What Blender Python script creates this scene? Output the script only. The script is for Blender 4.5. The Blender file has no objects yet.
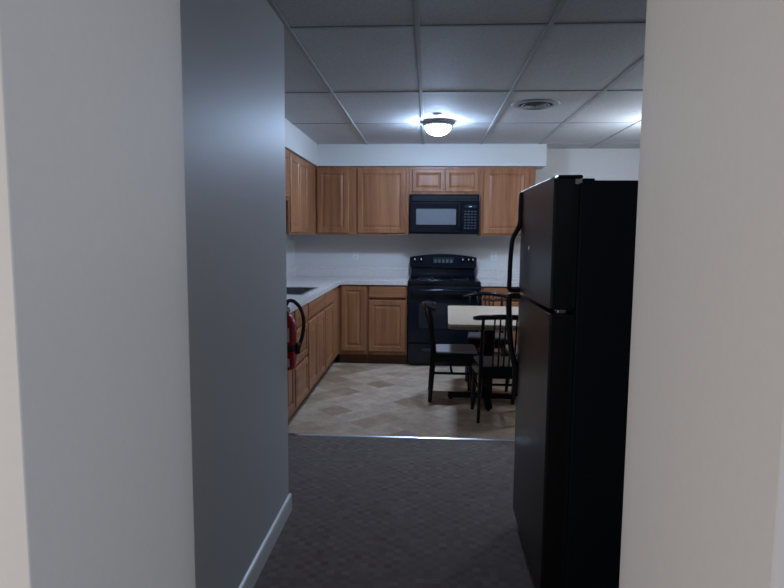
import bpy, bmesh, math, random
from mathutils import Vector, Matrix
random.seed(4)
SC = bpy.context.scene
COL = SC.collection
PI = math.pi

# ------------------------------------------------------------------ helpers
class MB:
    """collects geometry for ONE mesh object"""
    def __init__(s): s.bm = bmesh.new()
    def _bev(s, faces, bev, seg=2, edges=None):
        if bev <= 0: return
        if edges is None:
            edges = list({e for f in faces for e in f.edges})
        bmesh.ops.bevel(s.bm, geom=edges, offset=bev, segments=seg, affect='EDGES', profile=0.5, clamp_overlap=True)
    def box(s, x0, x1, y0, y1, z0, z1, bev=0.0, seg=2):
        v = [s.bm.verts.new(p) for p in ((x0,y0,z0),(x1,y0,z0),(x1,y1,z0),(x0,y1,z0),(x0,y0,z1),(x1,y0,z1),(x1,y1,z1),(x0,y1,z1))]
        fs = [s.bm.faces.new([v[i] for i in q]) for q in ((3,2,1,0),(4,5,6,7),(0,1,5,4),(1,2,6,5),(2,3,7,6),(3,0,4,7))]
        s._bev(fs, bev, seg)
        return s
    def prism(s, pts, axis, a, b, bev=0.0, seg=2, smooth=False):
        """polygon pts (2-D, ccw) extruded along axis from a to b. axis x: pts=(y,z); y: (x,z); z: (x,y)"""
        def P(p, t):
            return {'x': (t, p[0], p[1]), 'y': (p[0], t, p[1]), 'z': (p[0], p[1], t)}[axis]
        A = [s.bm.verts.new(P(p, a)) for p in pts]; B = [s.bm.verts.new(P(p, b)) for p in pts]
        n = len(pts); fs = [s.bm.faces.new(A[::-1]), s.bm.faces.new(B)]
        cap = [e for f in fs for e in f.edges]
        for i in range(n):
            f = s.bm.faces.new((A[i], A[(i+1) % n], B[(i+1) % n], B[i])); f.smooth = smooth; fs.append(f)
        if bev > 0: s._bev(fs, bev, seg, edges=list(set(cap)))
        return s
    def lathe(s, prof, c=(0,0,0), axis='z', n=32, smooth=True, cap=True):
        """prof: list of (r, t) along axis"""
        rings = []
        for r, t in prof:
            ring = []
            for k in range(n):
                a = 2*PI*k/n; u, w = r*math.cos(a), r*math.sin(a)
                p = {'z': (u, w, t), 'y': (u, t, w), 'x': (t, u, w)}[axis]
                ring.append(s.bm.verts.new((p[0]+c[0], p[1]+c[1], p[2]+c[2])))
            rings.append(ring)
        for i in range(len(rings)-1):
            for k in range(n):
                f = s.bm.faces.new((rings[i][k], rings[i][(k+1) % n], rings[i+1][(k+1) % n], rings[i+1][k])); f.smooth = smooth
        if cap:
            s.bm.faces.new(rings[0][::-1]); s.bm.faces.new(rings[-1])
        return s
    def tube(s, pts, r, n=10, sx=1.0, sy=1.0, up=(0,0,1), sub=0):
        """sweep an (optionally flattened) ellipse along pts; r a number or list"""
        pts = [Vector(p) for p in pts]
        rr = list(r) if isinstance(r, (list, tuple)) else [r]*len(pts)
        if sub:
            q, q2 = [], []
            for i in range(len(pts)-1):
                p0 = pts[max(i-1,0)]; p1 = pts[i]; p2 = pts[i+1]; p3 = pts[min(i+2,len(pts)-1)]
                for k in range(sub):
                    t = k/sub
                    q.append(0.5*((2*p1)+(-p0+p2)*t+(2*p0-5*p1+4*p2-p3)*t*t+(-p0+3*p1-3*p2+p3)*t**3))
                    q2.append(rr[i]*(1-t)+rr[i+1]*t)
            q.append(pts[-1]); q2.append(rr[-1]); pts, rr = q, q2
        rings = []; prev = None
        for i, p in enumerate(pts):
            t = (pts[min(i+1,len(pts)-1)]-pts[max(i-1,0)]).normalized()
            if prev is None:
                u = Vector(up)
                if abs(u.dot(t)) > .95: u = Vector((1,0,0)) if abs(t.x) < .9 else Vector((0,1,0))
            else: u = prev
            u = (u - t*u.dot(t)).normalized(); w = t.cross(u); prev = u
            rings.append([s.bm.verts.new(p + u*math.cos(2*PI*k/n)*rr[i]*sx + w*math.sin(2*PI*k/n)*rr[i]*sy) for k in range(n)])
        for i in range(len(rings)-1):
            for k in range(n):
                f = s.bm.faces.new((rings[i][k], rings[i][(k+1) % n], rings[i+1][(k+1) % n], rings[i+1][k])); f.smooth = True
        s.bm.faces.new(rings[0][::-1]); s.bm.faces.new(rings[-1])
        return s
    def rects(s, x0, x1, z0, z1, loops, yback, yf):
        """panelled front facing -y: loops=(inset, depth) from outer edge inwards, depth behind yf; closed at yback"""
        R = []
        def ring(i, y): return [s.bm.verts.new(p) for p in ((x0+i,y,z0+i),(x1-i,y,z0+i),(x1-i,y,z1-i),(x0+i,y,z1-i))]
        R.append(ring(0, yback))
        for i, d in loops: R.append(ring(i, yf+d))
        for a, b in zip(R, R[1:]):
            for k in range(4): s.bm.faces.new((a[k], a[(k+1) % 4], b[(k+1) % 4], b[k]))
        s.bm.faces.new(R[-1]); s.bm.faces.new(R[0][::-1])
        return s
    def build(s, name, mat, parent=None, smooth=False):
        me = bpy.data.meshes.new(name); bmesh.ops.recalc_face_normals(s.bm, faces=s.bm.faces)
        s.bm.to_mesh(me); s.bm.free()
        if smooth:
            for p in me.polygons: p.use_smooth = True
        me.materials.append(mat)
        o = bpy.data.objects.new(name, me); COL.objects.link(o)
        if parent: o.parent = parent
        return o

def struct(name, mb, mat, parent=None):
    o = mb.build(name, mat, parent)
    if parent is None: o['kind'] = 'structure'
    return o
def thing(name, label, cat, loc=(0,0,0), rz=0.0, group=None):
    o = bpy.data.objects.new(name, None); COL.objects.link(o); o.empty_display_size = .05
    o.location = loc; o.rotation_euler = (0,0,rz); o['label'] = label; o['category'] = cat
    if group: o['group'] = group
    return o
def tag(o, label, cat, group=None):
    o['label'] = label; o['category'] = cat
    if group: o['group'] = group
    return o
def dup(root, loc, rz, label):
    r = root.copy(); COL.objects.link(r); r.location = loc; r.rotation_euler = (0,0,rz); r['label'] = label
    for ch in list(root.children):
        c = ch.copy(); COL.objects.link(c); c.parent = r
        for g in ch.children:
            d = g.copy(); COL.objects.link(d); d.parent = c
    return r
def rrect(x0, x1, y0, y1, r, n=6):
    pts = []
    for cx, cy, a0 in ((x1-r,y0+r,-PI/2),(x1-r,y1-r,0),(x0+r,y1-r,PI/2),(x0+r,y0+r,PI)):
        for k in range(n+1):
            a = a0+PI/2*k/n; pts.append((cx+r*math.cos(a), cy+r*math.sin(a)))
    return pts

# ------------------------------------------------------------------ materials
def newmat(name):
    m = bpy.data.materials.new(name); m.use_nodes = True
    nt = m.node_tree; return m, nt, nt.nodes['Principled BSDF']
def N(nt, t, **k):
    n = nt.nodes.new(t)
    for a, b in k.items(): setattr(n, a, b)
    return n
def ramp(nt, fac, stops):
    r = N(nt, 'ShaderNodeValToRGB'); e = r.color_ramp.elements
    while len(e) < len(stops): e.new(.5)
    for i, (p, c) in enumerate(stops): e[i].position = p; e[i].color = (*c, 1)
    nt.links.new(fac, r.inputs['Fac']); return r.outputs['Color']
def coords(nt, scale=(1,1,1), rot=(0,0,0), rnd=False):
    tc = N(nt, 'ShaderNodeTexCoord'); mp = N(nt, 'ShaderNodeMapping')
    mp.inputs['Scale'].default_value = scale; mp.inputs['Rotation'].default_value = rot
    src = tc.outputs['Object']
    if rnd:
        oi = N(nt, 'ShaderNodeObjectInfo'); ad = N(nt, 'ShaderNodeVectorMath', operation='MULTIPLY_ADD')
        cb = N(nt, 'ShaderNodeCombineXYZ')
        for i in range(3): nt.links.new(oi.outputs['Random'], cb.inputs[i])
        nt.links.new(cb.outputs[0], ad.inputs[0]); ad.inputs[1].default_value = (7,11,5); nt.links.new(src, ad.inputs[2]); src = ad.outputs[0]
    nt.links.new(src, mp.inputs['Vector']); return mp.outputs['Vector']
def noise(nt, vec, scale, detail=3, rough=.55):
    n = N(nt, 'ShaderNodeTexNoise'); n.inputs['Scale'].default_value = scale; n.inputs['Detail'].default_value = detail
    n.inputs['Roughness'].default_value = rough
    nt.links.new(vec, n.inputs['Vector']); return n.outputs['Fac']
def bump(nt, b, h, strength=.2, dist=.002):
    n = N(nt, 'ShaderNodeBump'); n.inputs['Strength'].default_value = strength; n.inputs['Distance'].default_value = dist
    nt.links.new(h, n.inputs['Height']); nt.links.new(n.outputs['Normal'], b.inputs['Normal'])
def plain(name, col, rough=.5, metal=0.0, spec=.5, var=.06, nscale=30, bmp=0.0, coat=0.0):
    m, nt, b = newmat(name)
    v = coords(nt); f = noise(nt, v, nscale)
    lo = tuple(c*(1-var) for c in col); hi = tuple(min(1, c*(1+var)) for c in col)
    nt.links.new(ramp(nt, f, [(.3, lo), (.7, hi)]), b.inputs['Base Color'])
    b.inputs['Roughness'].default_value = rough; b.inputs['Metallic'].default_value = metal
    b.inputs['Specular IOR Level'].default_value = spec; b.inputs['Coat Weight'].default_value = coat
    if bmp: bump(nt, b, f, bmp)
    return m
def oak(name, along, dark=1.0):
    m, nt, b = newmat(name)
    sc = {'z': (1,1,.055), 'x': (.055,1,1), 'y': (1,.055,1)}[along]
    v = coords(nt, sc, rnd=True)
    f1 = noise(nt, v, 34, 5, .65); f2 = noise(nt, v, 9, 2, .5)
    mx = N(nt, 'ShaderNodeMath', operation='MULTIPLY_ADD'); mx.inputs[1].default_value = .55
    h = N(nt, 'ShaderNodeMath', operation='MULTIPLY'); h.inputs[1].default_value = .45
    nt.links.new(f2, h.inputs[0]); nt.links.new(f1, mx.inputs[0]); nt.links.new(h.outputs[0], mx.inputs[2])
    C = lambda r, g, bb: (r*dark, g*dark, bb*dark)
    nt.links.new(ramp(nt, mx.outputs[0], [(.30, C(.19,.071,.031)), (.5, C(.335,.142,.066)), (.70, C(.45,.211,.104))]), b.inputs['Base Color'])
    b.inputs['Roughness'].default_value = .38; b.inputs['Specular IOR Level'].default_value = .4
    bump(nt, b, f1, .12, .001)
    return m

M = {}
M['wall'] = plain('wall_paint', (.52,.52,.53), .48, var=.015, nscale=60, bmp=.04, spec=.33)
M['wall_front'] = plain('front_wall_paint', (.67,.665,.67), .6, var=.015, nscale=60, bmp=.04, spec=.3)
M['wall_kitchen'] = plain('kitchen_wall_paint', (.66,.66,.64), .6, var=.02, nscale=40, bmp=.03, spec=.3)
M['wall_back'] = plain('back_wall_paint', (.66,.64,.62), .6, var=.02, nscale=40, bmp=.03, spec=.3)
M['trim'] = plain('white_trim_paint', (.70,.70,.70), .35, var=.02)
M['tbar'] = plain('ceiling_bar_paint', (.40,.41,.42), .7, var=.03, spec=.15)
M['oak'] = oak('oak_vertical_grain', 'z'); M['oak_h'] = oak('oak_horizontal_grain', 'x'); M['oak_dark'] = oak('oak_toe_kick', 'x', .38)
M['oak_body'] = oak('oak_cabinet_side', 'z', .75)
M['black'] = plain('black_gloss_enamel', (.005,.008,.015), .14, spec=.4)
M['black_glass'] = plain('black_glass', (.006,.007,.009), .05, spec=.6)
M['window_glass'] = plain('smoked_door_glass', (.024,.025,.032), .12, spec=.5, nscale=90)
M['mw_window'] = plain('microwave_screen_glass', (.16,.175,.20), .25, spec=.5, nscale=200, var=.12)
M['fridge_door'] = plain('black_refrigerator_door', (.012,.011,.012), .33, spec=.55, nscale=220, var=.2, bmp=.08)
M['fridge_body'] = plain('black_refrigerator_cabinet', (.015,.020,.029), .55, spec=.25, nscale=200, bmp=.05)
M['black_plastic'] = plain('black_plastic', (.007,.009,.013), .3, spec=.4)
M['gasket'] = plain('grey_door_gasket', (.03,.032,.036), .6)
M['chair_black'] = plain('black_painted_wood', (.005,.006,.009), .24, spec=.3)
M['seat_wood'] = plain('pale_seat_laminate', (.40,.36,.35), .33, nscale=25, var=.08)
M['seat_shaded'] = plain('shaded_seat_laminate', (.10,.085,.085), .4, nscale=25, var=.08)  # far chair's seat: shade put into the colour, a darkened copy
M['white_plastic'] = plain('white_plastic', (.72,.73,.72), .4)
M['slot'] = plain('dark_slot', (.03,.03,.03), .6)
M['chrome'] = plain('bright_chrome', (.8,.8,.82), .18, metal=1)
M['steel'] = plain('brushed_stainless', (.30,.31,.33), .35, metal=1, nscale=150)
M['edge_highlight'] = plain('edge_highlight_metal', (.62,.63,.66), .42, metal=1)  # for the added highlight strip on the freezer door
M['alu'] = plain('aluminium_strip', (.80,.82,.85), .30, metal=1, nscale=120)
M['red'] = plain('red_enamel', (.42,.012,.016), .25, coat=.3)
M['label_white'] = plain('printed_white_label', (.62,.63,.64), .5)
M['rubber'] = plain('black_rubber', (.012,.012,.013), .5)
M['grey_metal'] = plain('grey_fixture_metal', (.33,.34,.36), .35, metal=.7)
M['vent'] = plain('vent_paint', (.36,.37,.38), .5)
M['vent_dark'] = plain('vent_dark_throat', (.02,.02,.022), .8)
M['mark'] = plain('pale_print', (.55,.58,.62), .4)
M['key'] = plain('keypad_print', (.055,.065,.08), .4)
M['display'] = plain('dark_display', (.02,.03,.035), .15)
M['table_edge'] = plain('tan_table_edge', (.33,.27,.20), .4, nscale=20)

def m_ceiling():
    m, nt, b = newmat('ceiling_tile'); v = coords(nt)
    f = noise(nt, v, 130, 4, .7); g = noise(nt, v, 1.2, 2)
    mx = N(nt, 'ShaderNodeMixRGB', blend_type='MULTIPLY'); mx.inputs[0].default_value = 1
    nt.links.new(ramp(nt, f, [(.32, (.40,.41,.42)), (.5, (.56,.57,.58)), (.7, (.62,.63,.64))]), mx.inputs[1])
    nt.links.new(ramp(nt, g, [(.3, (.9,.9,.9)), (.7, (1,1,1))]), mx.inputs[2])
    nt.links.new(mx.outputs[0], b.inputs['Base Color']); b.inputs['Roughness'].default_value = .75; b.inputs['Specular IOR Level'].default_value = .25
    bump(nt, b, f, .5, .004); return m
M['ceiling'] = m_ceiling()
def m_carpet():
    m, nt, b = newmat('patterned_carpet'); v = coords(nt)
    sp = N(nt, 'ShaderNodeVectorMath', operation='MULTIPLY'); sp.inputs[1].default_value = (1/.034,1/.032,0); nt.links.new(v, sp.inputs[0])
    sx = N(nt, 'ShaderNodeSeparateXYZ'); nt.links.new(sp.outputs[0], sx.inputs[0])
    fl = N(nt, 'ShaderNodeVectorMath', operation='FLOOR'); nt.links.new(sp.outputs[0], fl.inputs[0])
    ck = N(nt, 'ShaderNodeTexChecker'); ck.inputs['Scale'].default_value = 1.0; ck.inputs['Color1'].default_value = (1,1,1,1); ck.inputs['Color2'].default_value = (.9,.9,.9,1)
    of = N(nt, 'ShaderNodeVectorMath', operation='ADD'); of.inputs[1].default_value = (.5,.5,.5); nt.links.new(fl.outputs[0], of.inputs[0]); nt.links.new(of.outputs[0], ck.inputs['Vector'])
    wn = N(nt, 'ShaderNodeTexWhiteNoise', noise_dimensions='3D'); nt.links.new(fl.outputs[0], wn.inputs['Vector'])
    cell = ramp(nt, wn.outputs['Value'], [(0, (.205,.160,.142)), (.2, (.236,.187,.166)), (.75, (.25,.199,.178)), (1, (.285,.23,.206))])
    bm_ = N(nt, 'ShaderNodeMixRGB', blend_type='MULTIPLY'); bm_.inputs[0].default_value = 1
    nt.links.new(cell, bm_.inputs[1]); nt.links.new(ck.outputs['Color'], bm_.inputs[2])
    f = noise(nt, v, 260, 3, .7)
    mx = N(nt, 'ShaderNodeMixRGB', blend_type='MULTIPLY'); mx.inputs[0].default_value = 1
    nt.links.new(bm_.outputs[0], mx.inputs[1]); nt.links.new(ramp(nt, f, [(.3, (.6,.6,.6)), (.7, (1.15,1.15,1.15))]), mx.inputs[2])
    nt.links.new(mx.outputs[0], b.inputs['Base Color']); b.inputs['Roughness'].default_value = .95; b.inputs['Specular IOR Level'].default_value = .1
    bump(nt, b, f, .6, .004); return m
M['carpet'] = m_carpet()
def m_vinyl():
    m, nt, b = newmat('vinyl_diamond_tile')
    v = coords(nt, (1/.205,)*3, (0,0,PI/4))
    fl = N(nt, 'ShaderNodeVectorMath', operation='FLOOR'); nt.links.new(v, fl.inputs[0])
    sn = N(nt, 'ShaderNodeVectorMath', operation='MULTIPLY'); sn.inputs[1].default_value = (1,1,0); nt.links.new(fl.outputs[0], sn.inputs[0])
    wn = N(nt, 'ShaderNodeTexWhiteNoise', noise_dimensions='3D'); nt.links.new(sn.outputs[0], wn.inputs['Vector'])
    cell = ramp(nt, wn.outputs['Value'], [(0, (.40,.27,.18)), (.25, (.52,.385,.275)), (.55, (.61,.475,.35)), (1, (.68,.55,.42))])
    f = noise(nt, coords(nt), 7, 5, .65); g = noise(nt, coords(nt), 45, 3, .6)
    mx = N(nt, 'ShaderNodeMixRGB', blend_type='MULTIPLY'); mx.inputs[0].default_value = 1
    nt.links.new(cell, mx.inputs[1]); nt.links.new(ramp(nt, f, [(.3, (.70,.69,.68)), (.7, (1.15,1.15,1.15))]), mx.inputs[2])
    m2 = N(nt, 'ShaderNodeMixRGB', blend_type='MULTIPLY'); m2.inputs[0].default_value = .6
    nt.links.new(mx.outputs[0], m2.inputs[1]); nt.links.new(ramp(nt, g, [(.3, (.82,.82,.82)), (.65, (1.06,1.06,1.06))]), m2.inputs[2])
    nt.links.new(m2.outputs[0], b.inputs['Base Color']); b.inputs['Roughness'].default_value = .42; b.inputs['Specular IOR Level'].default_value = .35
    return m
M['vinyl'] = m_vinyl()
def m_laminate(name, base, sc=28):
    m, nt, b = newmat(name); v = coords(nt)
    f = noise(nt, v, sc, 5, .7); c = lambda k: tuple(x*k for x in base)
    nt.links.new(ramp(nt, f, [(.3, c(.86)), (.5, c(1)), (.7, c(1.06))]), b.inputs['Base Color'])
    b.inputs['Roughness'].default_value = .3; b.inputs['Specular IOR Level'].default_value = .45
    return m
M['counter'] = m_laminate('speckled_counter_laminate', (.70,.655,.625))
M['table_top'] = m_laminate('pale_table_laminate', (.60,.46,.33), 16)
def m_dome():
    m, nt, b = newmat('lit_opal_glass'); b.inputs['Base Color'].default_value = (.9,.92,.95,1)
    v = coords(nt); f = noise(nt, v, 8)
    nt.links.new(ramp(nt, f, [(.3, (.48,.67,1.0)), (.7, (.52,.70,1.0))]), b.inputs['Emission Color'])
    b.inputs['Emission Strength'].default_value = DOME
    return m
DOME = 225.0
M['dome'] = m_dome()

# ------------------------------------------------------------------ key dimensions (metres)
D = 6.349          # plane of the base cabinet fronts
XL = -.957         # plane of the left-hand base cabinet fronts
WALLB = 6.96; WALLL = -1.567; WALLR = 2.75
HC = 2.388         # hung ceiling
ZU0, ZU1 = 1.400, 2.145
XS0, XS1 = -.212, .556   # cooker gap
YE = 2.895         # end of the passage wall
J0, J1 = .684, 1.20      # thickness of the doorway wall
JL, JR = -.493, .4035     # doorway sides

# ------------------------------------------------------------------ setting
struct('floor', MB().box(-2.6, WALLR+.1, -2.0, 4.04, -.06, 0), M['carpet'])
struct('floor_kitchen', MB().box(WALLL-.1, WALLR+.1, 4.04, WALLB+.1, -.06, .001), M['vinyl'])
st = MB(); st.prism([(4.028,.0),(4.062,.0),(4.059,.004),(4.051,.007),(4.039,.007),(4.031,.004)], 'x', WALLL, WALLR)
struct('trim_1', st, M['alu'])
struct('wall_back', MB().box(WALLL-.1, WALLR+.1, WALLB, WALLB+.1, 0, 2.6), M['wall_back'])
struct('wall_left', MB().box(WALLL-.1, WALLL, J1, WALLB, 0, 2.6), M['wall_kitchen'])
struct('wall_right', MB().box(WALLR, WALLR+.1, J1, WALLB, 0, 2.6), M['wall_kitchen'])
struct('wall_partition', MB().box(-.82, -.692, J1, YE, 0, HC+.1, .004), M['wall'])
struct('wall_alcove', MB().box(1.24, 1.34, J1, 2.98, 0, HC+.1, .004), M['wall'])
fw = MB(); fw.box(-2.6, JL, J0, J1, 0, 2.6, .002); fw.box(JR, WALLR+.1, J0, J1, 0, 2.6, .002); fw.box(JL-.02, JR+.02, J0, J1, 2.08, 2.6)
struct('wall_front', fw, M['wall_front'])
bb = MB(); prof = [(-.692,0),(-.678,0),(-.678,.072),(-.682,.082),(-.692,.086)]
bb.prism(prof, 'y', J1, YE+.014); bb.box(-.82, -.678, YE, YE+.014, 0, .08, .003)
struct('baseboard_left', bb, M['trim'])
ce = MB(); ce.box(WALLL-.05, WALLR+.05, J1, WALLB+.05, HC, HC+.05)
struct('ceiling', ce, M['ceiling'])
gr = MB()
GX = [-1.305+.62*i for i in range(7)]
GY = [1.66, 2.94, 4.25, 5.42, 6.60]
for x in GX: gr.box(x-.012, x+.012, J1+.01, WALLB-.01, HC-.007, HC+.002, .002, 1)
for y in GY:
    for a, b_ in zip([WALLL]+GX, GX+[WALLR]): gr.box(a+.012, b_-.012, y-.012, y+.012, HC-.005, HC+.002, .0015, 1)
gr.box(-.692, -.672, J1, YE, HC-.006, HC+.002); gr.box(WALLL, WALLR, WALLB-.022, WALLB, HC-.006, HC+.002)
struct('trim_2', gr, M['tbar'])
# soffit over the wall cabinets (L-shaped)
so = MB(); so.prism([(WALLL,4.30),(-1.232,4.30),(-1.232,6.622),(1.255,6.622),(1.255,WALLB),(WALLL,WALLB)], 'z', ZU1+.004, HC, .003, 1)
struct('wall_soffit', so, M['wall_kitchen'])

# ------------------------------------------------------------------ cabinets (front faces local -y)
DOOR = [(0,.006),(.006,0),(.052,0),(.058,.007),(.066,.009),(.088,.002),(.094,.0015)]
SMALL = [(0,.006),(.006,0),(.040,0),(.045,.007),(.051,.009),(.070,.002),(.075,.0015)]
SLAB = [(0,.008),(.004,.004),(.012,0),(.014,0)]
def front(parent, kind, x0, x1, z0, z1, yf):
    t = .019
    if kind == 'drawer': MB().rects(x0, x1, z0, z1, SLAB, yf, yf-t).build('drawer', M['oak_h'], parent)
    else: MB().rects(x0, x1, z0, z1, SMALL if (min(x1-x0, z1-z0) < .26 or kind == 'panel_drawer') else DOOR, yf, yf-t).build('drawer' if kind == 'panel_drawer' else 'door', M['oak_h'] if kind == 'panel_drawer' else M['oak'], parent)
def cabinet(name, label, loc, rz, w, d, z0, z1, fronts, kick=True, openings=None):
    """fronts: list of (kind, x0, x1, z0, z1) from the left edge; origin at base centre"""
    t = thing(name, label, 'cabinet', loc, rz)
    h = w/2; yf = -d/2
    b = MB(); zz = z0+(.113 if kick else 0)
    b.box(-h+.001, -h+.017, yf+.02, d/2-.002, zz, z1-.001); b.box(h-.017, h-.001, yf+.02, d/2-.002, zz, z1-.001)
    b.box(-h+.017, h-.017, yf+.02, d/2-.002, zz, zz+.016); b.box(-h+.017, h-.017, d/2-.010, d/2-.002, zz+.016, z1-.001)
    if not kick: b.box(-h+.017, h-.017, yf+.02, d/2-.010, z1-.017, z1-.001)
    if kick: b.box(-h+.001, h-.001, yf+.095, d/2-.002, z0+.001, zz)
    b.build('carcass', M['oak_body'], t)
    # face frame: stiles and rails with real openings
    f = MB(); s = .032
    f.box(-h, -h+s, yf, yf+.02, zz, z1, .0015, 1); f.box(h-s, h, yf, yf+.02, zz, z1, .0015, 1)
    f.box(-h+s, h-s, yf, yf+.02, zz, zz+s, .0015, 1); f.box(-h+s, h-s, yf, yf+.02, z1-s, z1, .0015, 1)
    f.box(-h+s, h-s, yf+.004, yf+.02, zz+s, z1-s)
    f.build('face_frame', M['oak'], t)
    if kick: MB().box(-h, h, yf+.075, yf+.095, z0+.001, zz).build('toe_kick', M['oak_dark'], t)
    for k, a, b2, c, e in fronts: front(t, k, -h+a, -h+b2, c, e, yf)
    return t
dB, dU = .605, .303
yb = D + dB/2; yu = D+.302+dU/2
def back_base(x0, x1, label, fr): return cabinet('base_cabinet', label, ((x0+x1)/2, yb, 0), 0, x1-x0, dB, 0, .876, [(k, a-x0, b-x0, c, e) for k, a, b, c, e in fr])
def back_upper(x0, x1, label, fr, z0=ZU0, z1=ZU1): return cabinet('wall_cabinet', label, ((x0+x1)/2, yu, z0), 0, x1-x0, dU, 0, z1-z0, [(k, a-x0, b-x0, c-z0, e-z0) for k, a, b, c, e in fr], kick=False)
back_base(-.955, -.648, 'oak base cabinet with one tall narrow door in the counter corner', [('door',-.928,-.662,.150,.86)])
back_base(-.647, XS0-.004, 'oak base cabinet with drawer over door, directly left of the black stove', [('drawer',-.632,-.230,.732,.86),('door',-.632,-.230,.150,.706)])
back_base(XS1+.006, 1.16, 'oak base cabinet right of the stove, behind the table and chairs', [('drawer',.582,1.135,.732,.86),('door',.582,.852,.150,.706),('door',.864,1.135,.150,.706)])
def left_base(y0, y1, label, fr):
    return cabinet('base_cabinet', label, (XL-dB/2, (y0+y1)/2, 0), PI/2, y1-y0, dB, 0, .876, [(k, a-y0, b-y0, c, e) for k, a, b, c, e in fr])
left_base(5.428, 6.345, 'oak base cabinet with drawer over door, on the left run beside the corner', [('drawer',5.446,5.925,.732,.86),('door',5.446,5.925,.150,.706)])
left_base(4.648, 5.427, 'oak sink base cabinet with two doors, below the steel sink', [('drawer',4.668,5.408,.732,.86),('door',4.668,5.032,.150,.706),('door',5.042,5.408,.150,.706)])
left_base(4.165, 4.647, 'oak three-drawer base cabinet on the left run, just past the red extinguisher', [('drawer',4.185,4.628,.732,.86),('panel_drawer',4.185,4.628,.462,.706),('panel_drawer',4.185,4.628,.150,.436)])
left_base(3.85, 4.164, 'nearest oak base cabinet of the left run, partly hidden by the passage wall', [('drawer',3.868,4.146,.732,.86),('door',3.868,4.146,.150,.706)])
zu0, zu1 = 1.42, 2.123
back_upper(-1.255, -.800, 'oak wall cabinet with single door in the back left corner', [('door',-1.238,-.882,zu0,zu1)])
back_upper(-.799, XS0-.003, 'wide single-door oak wall cabinet immediately left of the microwave', [('door',-.788,-.258,zu0,zu1)])
back_upper(XS0-.001, XS1, 'short two-door oak wall cabinet directly above the microwave', [('door',-.184,.168,1.872,2.119),('door',.176,.532,1.872,2.119)], z0=1.850)
back_upper(XS1+.002, 1.150, 'oak wall cabinet right of the microwave, end one above the refrigerator side', [('door',.594,1.085,zu0,zu1)])
def left_upper(y0, y1, label, fr, z0):
    x = -1.257-dU/2
    return cabinet('wall_cabinet', label, (x, (y0+y1)/2, z0), PI/2, y1-y0, dU, 0, ZU1-z0, [(k, a-y0, b-y0, c-z0, e-z0) for k, a, b, c, e in fr], kick=False)
left_upper(5.36, 6.645, 'tall two-door oak wall cabinet on the left wall near the corner', [('door',5.39,5.77,zu0,zu1),('door',5.778,6.16,zu0,zu1)], ZU0)
left_upper(4.60, 5.358, 'short oak wall cabinet on the left wall above the sink', [('door',4.62,4.974,1.725,zu1),('door',4.982,5.336,1.725,zu1)], 1.702)

# ------------------------------------------------------------------ worktops
def edge_strip(mb): return mb
SX0, SX1, SY0, SY1 = -1.485, -1.010, 4.755, 5.40     # sink cut-out
ct = thing('countertop', 'pale speckled laminate countertop wrapping the left corner with a steel sink let in', 'countertop', (-1.25, 6.65, .876))
o = (-1.25, 6.65, .876); XE = XL+.026; YF = D-.026
def L(x, y): return (x-o[0], y-o[1])
w = MB(); zt = .038
def slab(x0, x1, y0, y1): w.box(x0-o[0], x1-o[0], y0-o[1], y1-o[1], 0.0005, zt)
slab(WALLL+.001, SX0, 3.84, WALLB-.001); slab(SX0, SX1, 3.84, SY0); slab(SX0, SX1, SY1, WALLB-.001); slab(SX1, XE, 3.84, WALLB-.001)
slab(XE, XS0-.003, YF, WALLB-.001)
w.build('worktop', M['counter'], ct)
e = MB(); e.box(XE-o[0]-.001, XE-o[0]+.005, 3.84-o[1], YF-o[1]+.004, -.006, zt+.002, .002); e.box(XE-o[0]-.001, XS0-.003-o[0], YF-o[1]-.005, YF-o[1]+.001, -.006, zt+.002, .002)
e.build('front_edge', M['counter'], ct)
s_ = MB(); s_.box(WALLL-o[0]+.002, XS0-o[0]-.003, WALLB-o[1]-.022, WALLB-o[1]-.002, zt, zt+.104, .003); s_.box(WALLL-o[0]+.002, WALLL-o[0]+.022, 3.84-o[1], WALLB-o[1]-.022, zt, zt+.104, .003)
s_.build('backsplash', M['counter'], ct)
c2 = thing('countertop', 'short pale laminate countertop right of the stove, seen behind the refrigerator handle', 'countertop', (.86, 6.65, .876))
MB().box(XS1+.004-.86, 1.17-.86, YF-6.65, WALLB-.002-6.65, .0005, zt).build('worktop', M['counter'], c2)
MB().box(XS1+.004-.86, 1.17-.86, YF-.005-6.65, YF+.001-6.65, -.006, zt+.002, .002).build('front_edge', M['counter'], c2)
MB().box(XS1+.004-.86, 1.17-.86, WALLB-.022-6.65, WALLB-.002-6.65, zt, zt+.104, .003).build('backsplash', M['counter'], c2)
# sink
sk = thing('kitchen_sink', 'dark stainless steel drop-in sink in the left-hand counter', 'sink', ((SX0+SX1)/2, (SY0+SY1)/2, .760))
hx, hy = (SX1-SX0)/2, (SY1-SY0)/2
rim = MB(); zr = .914-.760
for a in ((-hx-.018,hx+.018,-hy-.018,-hy+.012),(-hx-.018,hx+.018,hy-.012,hy+.018),(-hx-.018,-hx+.012,-hy+.012,hy-.012),(hx-.012,hx+.018,-hy+.012,hy-.012)):
    rim.box(a[0],a[1],a[2],a[3], zr+.0005, zr+.006, .002)
rim.build('rim', M['chrome'], sk)
bs = MB(); q = .008
bs.box(-hx+q,hx-q,-hy+q,hy-q,0,.004); bs.box(-hx+q,-hx+q+.003,-hy+q,hy-q,.004,zr+.001); bs.box(hx-q-.003,hx-q,-hy+q,hy-q,.004,zr+.001)
bs.box(-hx+q,hx-q,-hy+q,-hy+q+.003,.004,zr+.001); bs.box(-hx+q,hx-q,hy-q-.003,hy-q,.004,zr+.001)
bs.build('basin', M['steel'], sk)
MB().lathe([(.045,.004),(.045,.007),(.03,.006),(.0,.005)], n=20, cap=False).build('drain', M['chrome'], sk)

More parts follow.
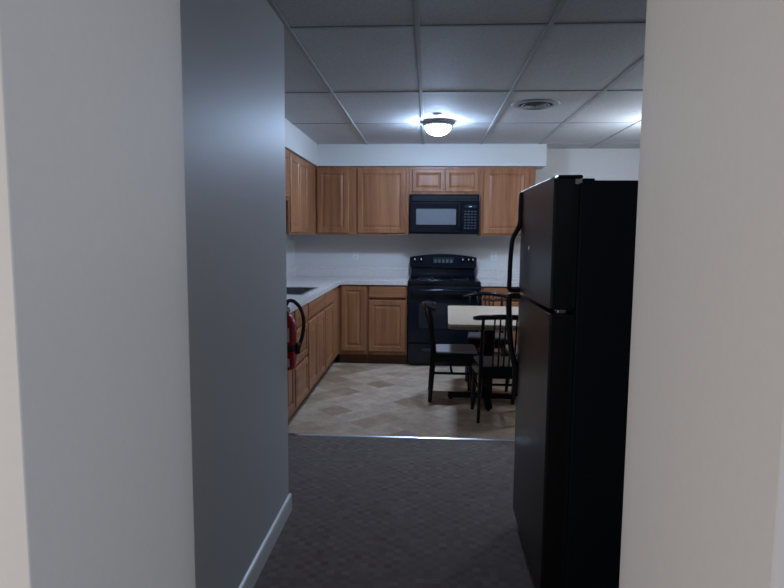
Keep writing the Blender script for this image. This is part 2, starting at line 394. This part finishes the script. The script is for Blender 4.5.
# ------------------------------------------------------------------ cooker
sv = thing('stove', 'black freestanding electric stove with glass oven door and raised control panel', 'stove', (.172, 6.64, 0))
W2 = .379; yF = D-.012-6.64; yBk = 6.93-6.64
b = MB(); b.box(-W2, W2, yF, yBk, .055, .895, .004); b.box(-W2+.02, W2-.02, yF+.05, yBk, .0, .056)
b.build('body', M['black'], sv)
ck = MB(); ck.prism(rrect(-W2-.002, W2+.002, yF-.028, yBk-.002, .012), 'z', .895, .922, .006, 2)
ck.build('cooktop', M['black'], sv)
for x, y, r in ((-.19,-.13,.10),(.19,-.13,.085),(-.19,.12,.08),(.19,.12,.10)):
    MB().lathe([(r,.9222),(r,.9232),(r-.006,.9234),(r-.006,.9222)], (x,y,0), n=36, cap=False).build('burner_ring', M['gasket'], sv)
# back panel: arched top, sloped face
bg = MB(); n = 14
pts = [(-W2+.004,.955)] + [(W2-.004,.955)]
top = []
for k in range(n+1):
    t = 1-2*k/n; top.append((t*(W2+.002), 1.155+.038*(1-t*t)))
poly = [(-W2+.012,1.03),(W2-.012,1.03),(W2+.002,1.05)] + top + [(-W2-.002,1.05)]
bg.prism(poly, 'y', yBk-.105, yBk-.050, .012, 3)
bp = bg.build('control_panel', M['black'], sv)
th = -math.radians(11); pv = Vector((0, yBk-.105, 1.04)); bp.rotation_euler = (th, 0, 0); bp.location = pv - Matrix.Rotation(th, 3, 'X') @ pv
MB().box(-W2+.016, W2-.016, yBk-.075, yBk-.012, .92, 1.035, .004).build('back_riser', M['black'], sv)
MB().box(-W2+.012, W2-.012, yBk-.098, yBk-.07, .925, .968, .008, 3).build('vent_ledge', M['black'], sv)
fy = yBk-.106
MB().box(-.115, .115, fy-.002, fy+.004, 1.085, 1.155, .002).build('display', M['display'], bp)
for i in range(5):
    kp = MB(); kp.box(-.10+.045*i, -.075+.045*i, fy-.0032, fy-.001, 1.092, 1.128, .001, 1); kp.build('button', M['key'], bp)
for x in (-.322, -.250, .222, .288, .335):
    k = MB().lathe([(.025,0),(.025,-.004),(.02,-.008),(.018,-.022),(.014,-.024)], (x, fy, 1.122), 'y', 20).build('knob', M['black'], bp)
    MB().box(x-.004, x+.004, fy-.0262, fy-.0235, 1.118, 1.136).build('pointer', M['white_plastic'], k)
# oven door
yd = yF-.002; od = MB(); od.box(-W2+.004, W2-.004, yd-.032, yd, .262, .868, .006)
dr = od.build('oven_door', M['black'], sv)
MB().prism(rrect(-.262, .262, .418, .686, .012), 'y', yd-.0345, yd-.030).build('window', M['window_glass'], dr)
hd = MB(); pts = [(-.335,yd-.03,.800),(-.332,yd-.062,.806),(-.25,yd-.074,.818),(0,yd-.078,.826),(.25,yd-.074,.818),(.332,yd-.062,.806),(.335,yd-.03,.800)]
hd.tube(pts, .013, 10, sub=5); hd.build('handle', M['black'], dr)
sd = MB(); sd.box(-W2+.004, W2-.004, yd-.028, yd, .070, .250, .006); dw = sd.build('storage_drawer', M['black'], sv)
MB().prism([(-.20,.168),(.20,.168),(.23,.19),(.20,.198),(-.20,.198),(-.23,.19)], 'y', yd-.0335, yd-.027, .002).build('pull_recess', M['gasket'], dw)

# ------------------------------------------------------------------ microwave
mw = thing('microwave', 'black over-the-range microwave mounted between wall cabinets above the stove', 'microwave', (.172, 6.76, 1.418))
yf = 6.585-6.76; yk = WALLB-.004-6.76; w2 = .380; H = .428
MB().box(-w2, w2, yf, yk, 0, H, .006).build('body', M['black_plastic'], mw)
gv = MB(); gv.box(-w2+.004, w2-.004, yf-.012, yf, .345, .422, .008)
g = gv.build('vent_grille', M['black'], mw)
sl = MB()
for i in range(4): sl.box(-w2+.03, w2-.03, yf-.0135, yf-.009, .36+.014*i, .364+.014*i)
sl.build('louvre_slots', M['slot'], g)
md = MB().box(-w2+.004, .178, yf-.024, yf, .012, .340, .010, 3).build('door', M['black'], mw)
MB().prism(rrect(-.308, .124, .098, .268, .008), 'y', yf-.0265, yf-.022).build('window', M['mw_window'], md)
MB().tube([(.153,yf-.02,.055),(.155,yf-.045,.075),(.155,yf-.05,.18),(.155,yf-.045,.30),(.153,yf-.02,.32)], .009, 10, sub=4).build('handle', M['black'], md)
cp = MB().box(.182, w2-.004, yf-.022, yf, .012, .340, .008, 3).build('control_panel', M['black'], mw)
MB().box(.215, .345, yf-.0235, yf-.020, .282, .312).build('display', M['display'], cp)
MB().box(.262, .292, yf-.0245, yf-.022, .290, .298).build('lit_digit', M['mark'], cp)
ky = MB()
for i in range(4):
    for j in range(7): ky.box(.212+.036*i, .236+.036*i, yf-.0238, yf-.021, .055+.030*j, .068+.030*j)
ky.build('keypad', M['key'], cp)
MB().box(-w2+.01, w2-.01, yf-.006, yf+.02, -.004, .012, .003).build('bottom_lip', M['black_plastic'], mw)

# ------------------------------------------------------------------ outlets
def outlet(x, z, label):
    t = thing('wall_outlet', label, 'outlet', (x, WALLB, z))
    MB().prism(rrect(-.034, .034, -.055, .055, .005), 'y', -.006, -.0005, .002, 1).build('cover_plate', M['white_plastic'], t)
    for dz in (-.022, .022):
        r = MB().prism(rrect(-.016, .016, dz-.014, dz+.014, .008), 'y', -.0085, -.005).build('socket', M['white_plastic'], t)
        q = MB(); q.box(-.008,-.005,-.0092,-.008,dz-.005,dz+.006); q.box(.005,.008,-.0092,-.008,dz-.005,dz+.006); q.build('slots', M['slot'], r)
outlet(-.845, 1.166, 'white duplex wall outlet above the corner countertop, left of the stove')
outlet(.755, 1.166, 'white duplex wall outlet on the wall right of the stove')

# ------------------------------------------------------------------ refrigerator
FX, FY = .80, 2.515
fr = thing('refrigerator', 'tall black top-freezer refrigerator standing on the carpet at right', 'refrigerator', (FX, FY, 0))
y0, y1 = 2.13-FY, 2.865-FY; xd0, xd1 = .428-FX, .505-FX; xb0, xb1 = .523-FX, 1.20-FX
b = MB(); b.box(xb0, xb1, y0+.004, y1-.004, .055, 1.598, .008, 2); b.box(xb0+.03, xb1, y0+.02, y1-.02, .0, .056)
b.build('cabinet_body', M['fridge_body'], fr)
g = MB(); g.box(xd1-.002, xb0+.002, y0+.018, y1-.018, .10, 1.125); g.box(xd1-.002, xb0+.002, y0+.018, y1-.018, 1.15, 1.585); g.build('gasket', M['gasket'], fr)
MB().box(xd0+.03, xb0+.05, y0+.015, y1-.015, .012, .062, .003).build('kick_grille', M['black_plastic'], fr)
def fdoor(z0, z1):
    d = MB(); pts = []
    # gently crowned front, rounded vertical edges
    n = 12; r = .007
    pts = [(xd1, y0), (xd1, y1)]
    pts += [(xd0+r+.005, y1), (xd0+.007, y1-.003), (xd0+.005, y1-r)]
    for k in range(1, n): 
        t = 1-2*k/n; pts.append((xd0+.005*t*t, (y0+y1)/2+t*((y1-y0)/2-r)))
    pts += [(xd0+.005, y0+r), (xd0+.007, y0+.003), (xd0+r+.005, y0)]
    d.prism(pts[::-1], 'z', z0, z1, .005, 3, smooth=False)
    return d
fz = fdoor(1.146, 1.604).build('freezer_door', M['fridge_door'], fr)
fd = fdoor(.072, 1.130).build('fresh_food_door', M['fridge_door'], fr)
yh = y1-.022; xs = xd0+.004
up = [(xs,yh,1.602),(xs-.003,yh,1.53),(xs-.004,yh,1.465),(xs-.02,yh,1.425),(xs-.038,yh,1.385),(xs-.045,yh,1.30),(xs-.047,yh,1.20),(xs-.047,yh,1.158),(xs-.036,yh,1.149),(xs+.004,yh,1.149)]
MB().tube(up, [.013,.013,.013,.012,.011,.011,.011,.011,.011,.012], 12, sx=1.0, sy=1.25, up=(1,0,0), sub=4).build('handle', M['black_plastic'], fz)
lo = [(xs+.004,yh,1.121),(xs-.036,yh,1.121),(xs-.046,yh,1.110),(xs-.046,yh,1.05),(xs-.040,yh,.95),(xs-.030,yh,.87),(xs-.016,yh,.81),(xs-.005,yh,.76),(xs-.003,yh,.70),(xs,yh,.64)]
MB().tube(lo, [.012,.011,.011,.011,.011,.011,.012,.013,.013,.013], 12, sx=1.0, sy=1.25, up=(1,0,0), sub=4).build('handle', M['black_plastic'], fd)
MB().tube([(xd0+.005,y0+.008,1.606),(xd0+.002,(y0+y1)/2,1.606),(xd0+.005,y1-.008,1.606)], .0042, 10, sub=5).build('top_edge_highlight', M['edge_highlight'], fz)  # added bright strip imitating the light glinting along the door's top edge
MB().lathe([(.013,0),(.013,-.004),(.010,-.006),(.004,-.007)], (xd0+.002, 2.575-FY, 1.355), 'x', 20).build('round_emblem', M['chrome'], fz)
MB().box(xd0+.02, xb0+.012, y0+.012, y0+.075, 1.604, 1.617, .005).build('top_hinge_cover', M['black_plastic'], fr)
MB().box(xd1-.002, xb0+.006, y0+.002, y0+.02, 1.588, 1.602, .002).build('hinge_pin', M['white_plastic'], fr)
MB().box(xb0+.012, xb0+.055, y0+.02, y0+.06, 1.597, 1.606, .004).build('hinge_screw_cap', M['black_plastic'], fr)
MB().box(xd1-.045, xd1-.015, y0+.006, y0+.06, 1.131, 1.145, .003).build('middle_hinge', M['chrome'], fr)

# ------------------------------------------------------------------ dining table
TX, TY = .52, 5.05
tb = thing('dining_table', 'pale laminate dining table with rounded corners on a black pedestal base', 'table', (TX, TY, 0), -.03)
hx, hy = .345, .605
MB().prism(rrect(-hx, hx, -hy, hy, .05, 8), 'z', .722, .740, .003, 2).build('tabletop', M['table_top'], tb)
MB().prism(rrect(-hx+.001, hx-.001, -hy+.001, hy-.001, .05, 8), 'z', .700, .722, .004, 2).build('edge_band', M['table_edge'], tb)
MB().box(-.05-.01, .05-.01, -.05, .05, .06, .69, .008).build('column', M['chair_black'], tb)
ft = MB(); ft.box(-.335, .335, -.03, .03, .02, .06, .008)
ft.build('foot', M['chair_black'], tb)
ft = MB(); ft.box(-.04, .02, -.34, .34, .018, .062, .008); ft.build('foot', M['chair_black'], tb)
sp = MB(); sp.box(-.27, .27, -.03, .03, .68, .6995, .004); sp.box(-.03, .03, -.40, .40, .68, .6995, .004); sp.build('top_bracket', M['chair_black'], tb)
for x, y in ((-.31,0),(.31,0),(-.01,-.315),(-.01,.315)):
    MB().lathe([(.014,.0015),(.016,.006),(.016,.022)], (x,y,0), n=12).build('glide', M['chair_black'], tb)

# ------------------------------------------------------------------ chairs (front toward +y)
ch = thing('dining_chair', 'black spindle-back chair with pale seat tucked in at the left side of the table', 'chair', (.222, 5.13, 0), -PI/2, 'spindle-back chairs around the table')
def trap(r0, r1, ya, yb_, rad=.03):
    # rounded trapezoid r0 half-width at ya, r1 at yb_
    return [(-r0+.02,ya),(r0-.02,ya),(r0,ya+.02),(r1,yb_-rad),(r1-rad*.3,yb_-rad*.3),(r1-rad,yb_),(-r1+rad,yb_),(-r1+rad*.3,yb_-rad*.3),(-r1,yb_-rad),(-r0,ya+.02)]
MB().prism(trap(.178,.207,-.178,.208), 'z', .335, .422, .008, 2).build('seat_frame', M['chair_black'], ch)
MB().prism(trap(.168,.198,-.150,.199), 'z', .421, .434, .005, 2).build('seat', M['seat_wood'], ch)
def rail_y(x): return -.255+.115*(x/.24)**2
for s in (-1, 1):
    MB().tube([(s*.182,-.192,.001),(s*.176,-.178,.20),(s*.170,-.168,.36),(s*.168,-.166,.44),(s*.165,-.178,.62),(s*.160,rail_y(.16),.795)], [.015,.018,.021,.021,.018,.014], 10, sx=.8, sy=1.15, up=(1,0,0), sub=4).build('back_leg', M['chair_black'], ch)
    MB().tube([(s*.200,.165,.001),(s*.192,.155,.18),(s*.182,.145,.35)], [.014,.019,.021], 10, sub=3).build('front_leg', M['chair_black'], ch)
    MB().tube([(s*.176,-.172,.250),(s*.188,.15,.250)], .0115, 8).build('stretcher', M['chair_black'], ch)
MB().tube([(-.181,-.01,.250),(.181,-.01,.250)], .0105, 8).build('cross_stretcher', M['chair_black'], ch)
for x in (-.08,-.04,0,.04,.08):
    MB().tube([(x,-.162,.418),(x,-.19,.56),(x,rail_y(x),.80)], [.0065,.0075,.006], 8, sub=3).build('spindle', M['chair_black'], ch)
rl = [(x, rail_y(x), .786+.028*(1-(x/.24)**2)) for x in [-.228+.038*i for i in range(13)]]
MB().tube(rl, [.012]+[.017]*11+[.012], 12, sx=1.15, sy=.75, up=(0,0,1), sub=2).build('top_rail', M['chair_black'], ch)
dup(ch, (.574, 4.605, 0), 0, 'black spindle-back chair nearest the camera, its back toward us before the table')
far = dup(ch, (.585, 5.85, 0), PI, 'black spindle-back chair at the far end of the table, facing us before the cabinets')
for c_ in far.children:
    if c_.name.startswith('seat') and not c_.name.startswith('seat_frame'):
        c_.data = c_.data.copy(); c_.data.materials[0] = M['seat_shaded']
dup(ch, (.885, 5.14, 0), PI/2, 'black spindle-back chair on the right of the table, mostly hidden by the refrigerator')

# ------------------------------------------------------------------ ceiling light, smoke detector, vent
lt = thing('ceiling_light', 'lit round opal dome light on a grey base in the kitchen ceiling', 'light', (.071, 5.34, HC-.007))
MB().lathe([(.15,0),(.15,-.006),(.135,-.016),(.10,-.020)], n=40).build('base_pan', M['grey_metal'], lt)
MB().lathe([(.122,-.016),(.126,-.022),(.126,-.034),(.118,-.038)], n=40).build('trim_ring', M['grey_metal'], lt)
dome = MB(); pr = [(.114*math.cos(a), -.034-.082*math.sin(a)) for a in [PI/2*k/10 for k in range(10)]]
dome.lathe(pr+[(.004,-.116)], n=40); dome.build('glass_dome', M['dome'], lt)
sm = thing('smoke_detector', 'small white round detector disc on the ceiling in front of the dome light', 'smoke detector', (.057, 5.02, HC))
MB().lathe([(.044,-.0005),(.044,-.004),(.040,-.007)], n=28).build('base', M['white_plastic'], sm)
MB().lathe([(.036,-.0065),(.030,-.011),(.016,-.014)], n=28).build('cap', M['white_plastic'], sm)
vt = thing('ceiling_vent', 'round grey air diffuser with concentric rings in the ceiling, right of the light', 'vent', (.79, 4.67, HC))
MB().lathe([(.180,-.0005),(.180,-.003),(.172,-.007),(.130,-.010),(.125,-.008),(.125,-.0005)], n=48, cap=False).build('outer_ring', M['vent'], vt)
MB().lathe([(.126,-.0008),(.126,-.002)], n=40).build('throat', M['vent_dark'], vt)
for r in (.112, .084, .056, .028):
    MB().lathe([(r-.016,-.005),(r,-.020),(r+.001,-.021),(r-.013,-.005)], n=40, cap=False).build('cone_ring', M['vent'], vt)
MB().lathe([(.010,-.002),(.012,-.020),(.004,-.023)], n=16).build('centre_boss', M['vent'], vt)

# ------------------------------------------------------------------ fire extinguisher on the end of the passage wall
EX, EY = -.718, 2.968
ex = thing('fire_extinguisher', 'red fire extinguisher with black hose hung at the end of the passage wall', 'fire extinguisher', (EX, EY, .72))
MB().lathe([(.046,.0),(.053,.006),(.055,.02),(.055,.225),(.050,.25),(.036,.27),(.022,.282)], n=32).build('tank', M['red'], ex)
def patch(z0, z1, r, a0, a1, name, mat):
    m = MB(); n = 16; bot = []; tp = []
    for k in range(n+1):
        a = a0+(a1-a0)*k/n; bot.append(m.bm.verts.new((r*math.cos(a), r*math.sin(a), z0))); tp.append(m.bm.verts.new((r*math.cos(a), r*math.sin(a), z1)))
    for k in range(n): m.bm.faces.new((bot[k],bot[k+1],tp[k+1],tp[k]))
    return m.build(name, mat, ex)
patch(.145, .215, .0556, -2.6, -1.0, 'label', M['label_white'])
patch(.018, .060, .0556, -2.6, -1.0, 'label', M['label_white'])
MB().lathe([(.0565,.095),(.058,.098),(.058,.122),(.0565,.125)], n=32, cap=False).build('strap', M['rubber'], ex)
MB().lathe([(.020,.280),(.020,.300),(.015,.304),(.015,.325)], n=18).build('valve', M['steel'], ex)
lv = MB(); lv.tube([(-.01,.01,.322),(.0,-.04,.335),(.0,-.085,.350)], .008, 8, sx=.5, sy=1.3); lv.tube([(-.01,.01,.312),(0,-.04,.306),(0,-.08,.298)], .007, 8, sx=.5, sy=1.3)
lv.build('lever', M['steel'], ex)
MB().lathe([(.015,0),(.015,.010),(.011,.012)], (.014,-.02,.303), 'x', 18).build('gauge', M['chrome'], ex)
MB().tube([(.005,.0,.325),(.016,.0,.347),(.045,.0,.345),(.078,.0,.310),(.094,.0,.250),(.090,.0,.190),(.077,.0,.138),(.066,.0,.112)], .0095, 12, sub=5).build('hose', M['rubber'], ex)
MB().tube([(.070,.0,.128),(.064,.0,.102),(.060,.0,.080)], [.012,.012,.014], 12).build('nozzle', M['rubber'], ex)
MB().lathe([(.0125,0),(.0125,.014)], (.069,.0,.124), 'z', 14).build('hose_ferrule', M['steel'], ex)
MB().box(-.018, .018, YE+.0005-EY, -.052, .0, .30, .002).build('wall_bracket', M['steel'], ex)

# ------------------------------------------------------------------ camera (solved from the photograph)
f, yaw, pitch, roll, HEY = 598.2, .0597, .0991, .0076, 1.4056
cy, sy = math.cos(yaw), math.sin(yaw); fw_ = Vector((-sy,cy,0)); r_ = Vector((cy,sy,0)); u_ = Vector((0,0,1))
f2 = math.cos(pitch)*fw_-math.sin(pitch)*u_; u2 = math.sin(pitch)*fw_+math.cos(pitch)*u_
r3 = math.cos(roll)*r_+math.sin(roll)*u2; u3 = -math.sin(roll)*r_+math.cos(roll)*u2
cam = bpy.data.objects.new('camera', bpy.data.cameras.new('camera')); COL.objects.link(cam)
mt = Matrix.Identity(4)
for i in range(3): mt[i][0], mt[i][1], mt[i][2] = r3[i], u3[i], -f2[i]
mt.translation = Vector((0,0,HEY)); cam.matrix_world = mt
cam.data.sensor_width = 36; cam.data.lens = f/784*36; cam.data.clip_start = .05
SC.camera = cam

# ------------------------------------------------------------------ lamps and world
def lamp(name, kind, loc, energy, color, size=.2, target=None):
    d = bpy.data.lights.new(name, kind); d.energy = energy; d.color = color
    if kind == 'AREA': d.size = size
    else: d.shadow_soft_size = size
    o = bpy.data.objects.new(name, d); COL.objects.link(o); o.location = loc
    if target: o.rotation_euler = (Vector(target)-Vector(loc)).to_track_quat('-Z','Y').to_euler()
    return o
lamp('second_kitchen_lamp', 'POINT', (2.0, 5.25, 2.08), 28, (.74,.84,1.0), .12)
lamp('hall_lamp', 'AREA', (-2.3, -.65, 1.1), 34, (1.0,.91,.83), .7, (.4,.95,1.1))
lamp('hall_fill_light', 'AREA', (2.3, -.65, 1.75), 25, (.86,.90,1.0), .7, (-.49,.95,1.45))  # added fill from an unseen side, brightens the left jamb; no window there
wd = bpy.data.worlds.new('world'); SC.world = wd; wd.use_nodes = True
bgn = wd.node_tree.nodes['Background']; bgn.inputs[0].default_value = (.92,.96,1.0,1); bgn.inputs[1].default_value = .2
SC.view_settings.view_transform = 'Standard'; SC.view_settings.look = 'None'; SC.view_settings.exposure = 0.0
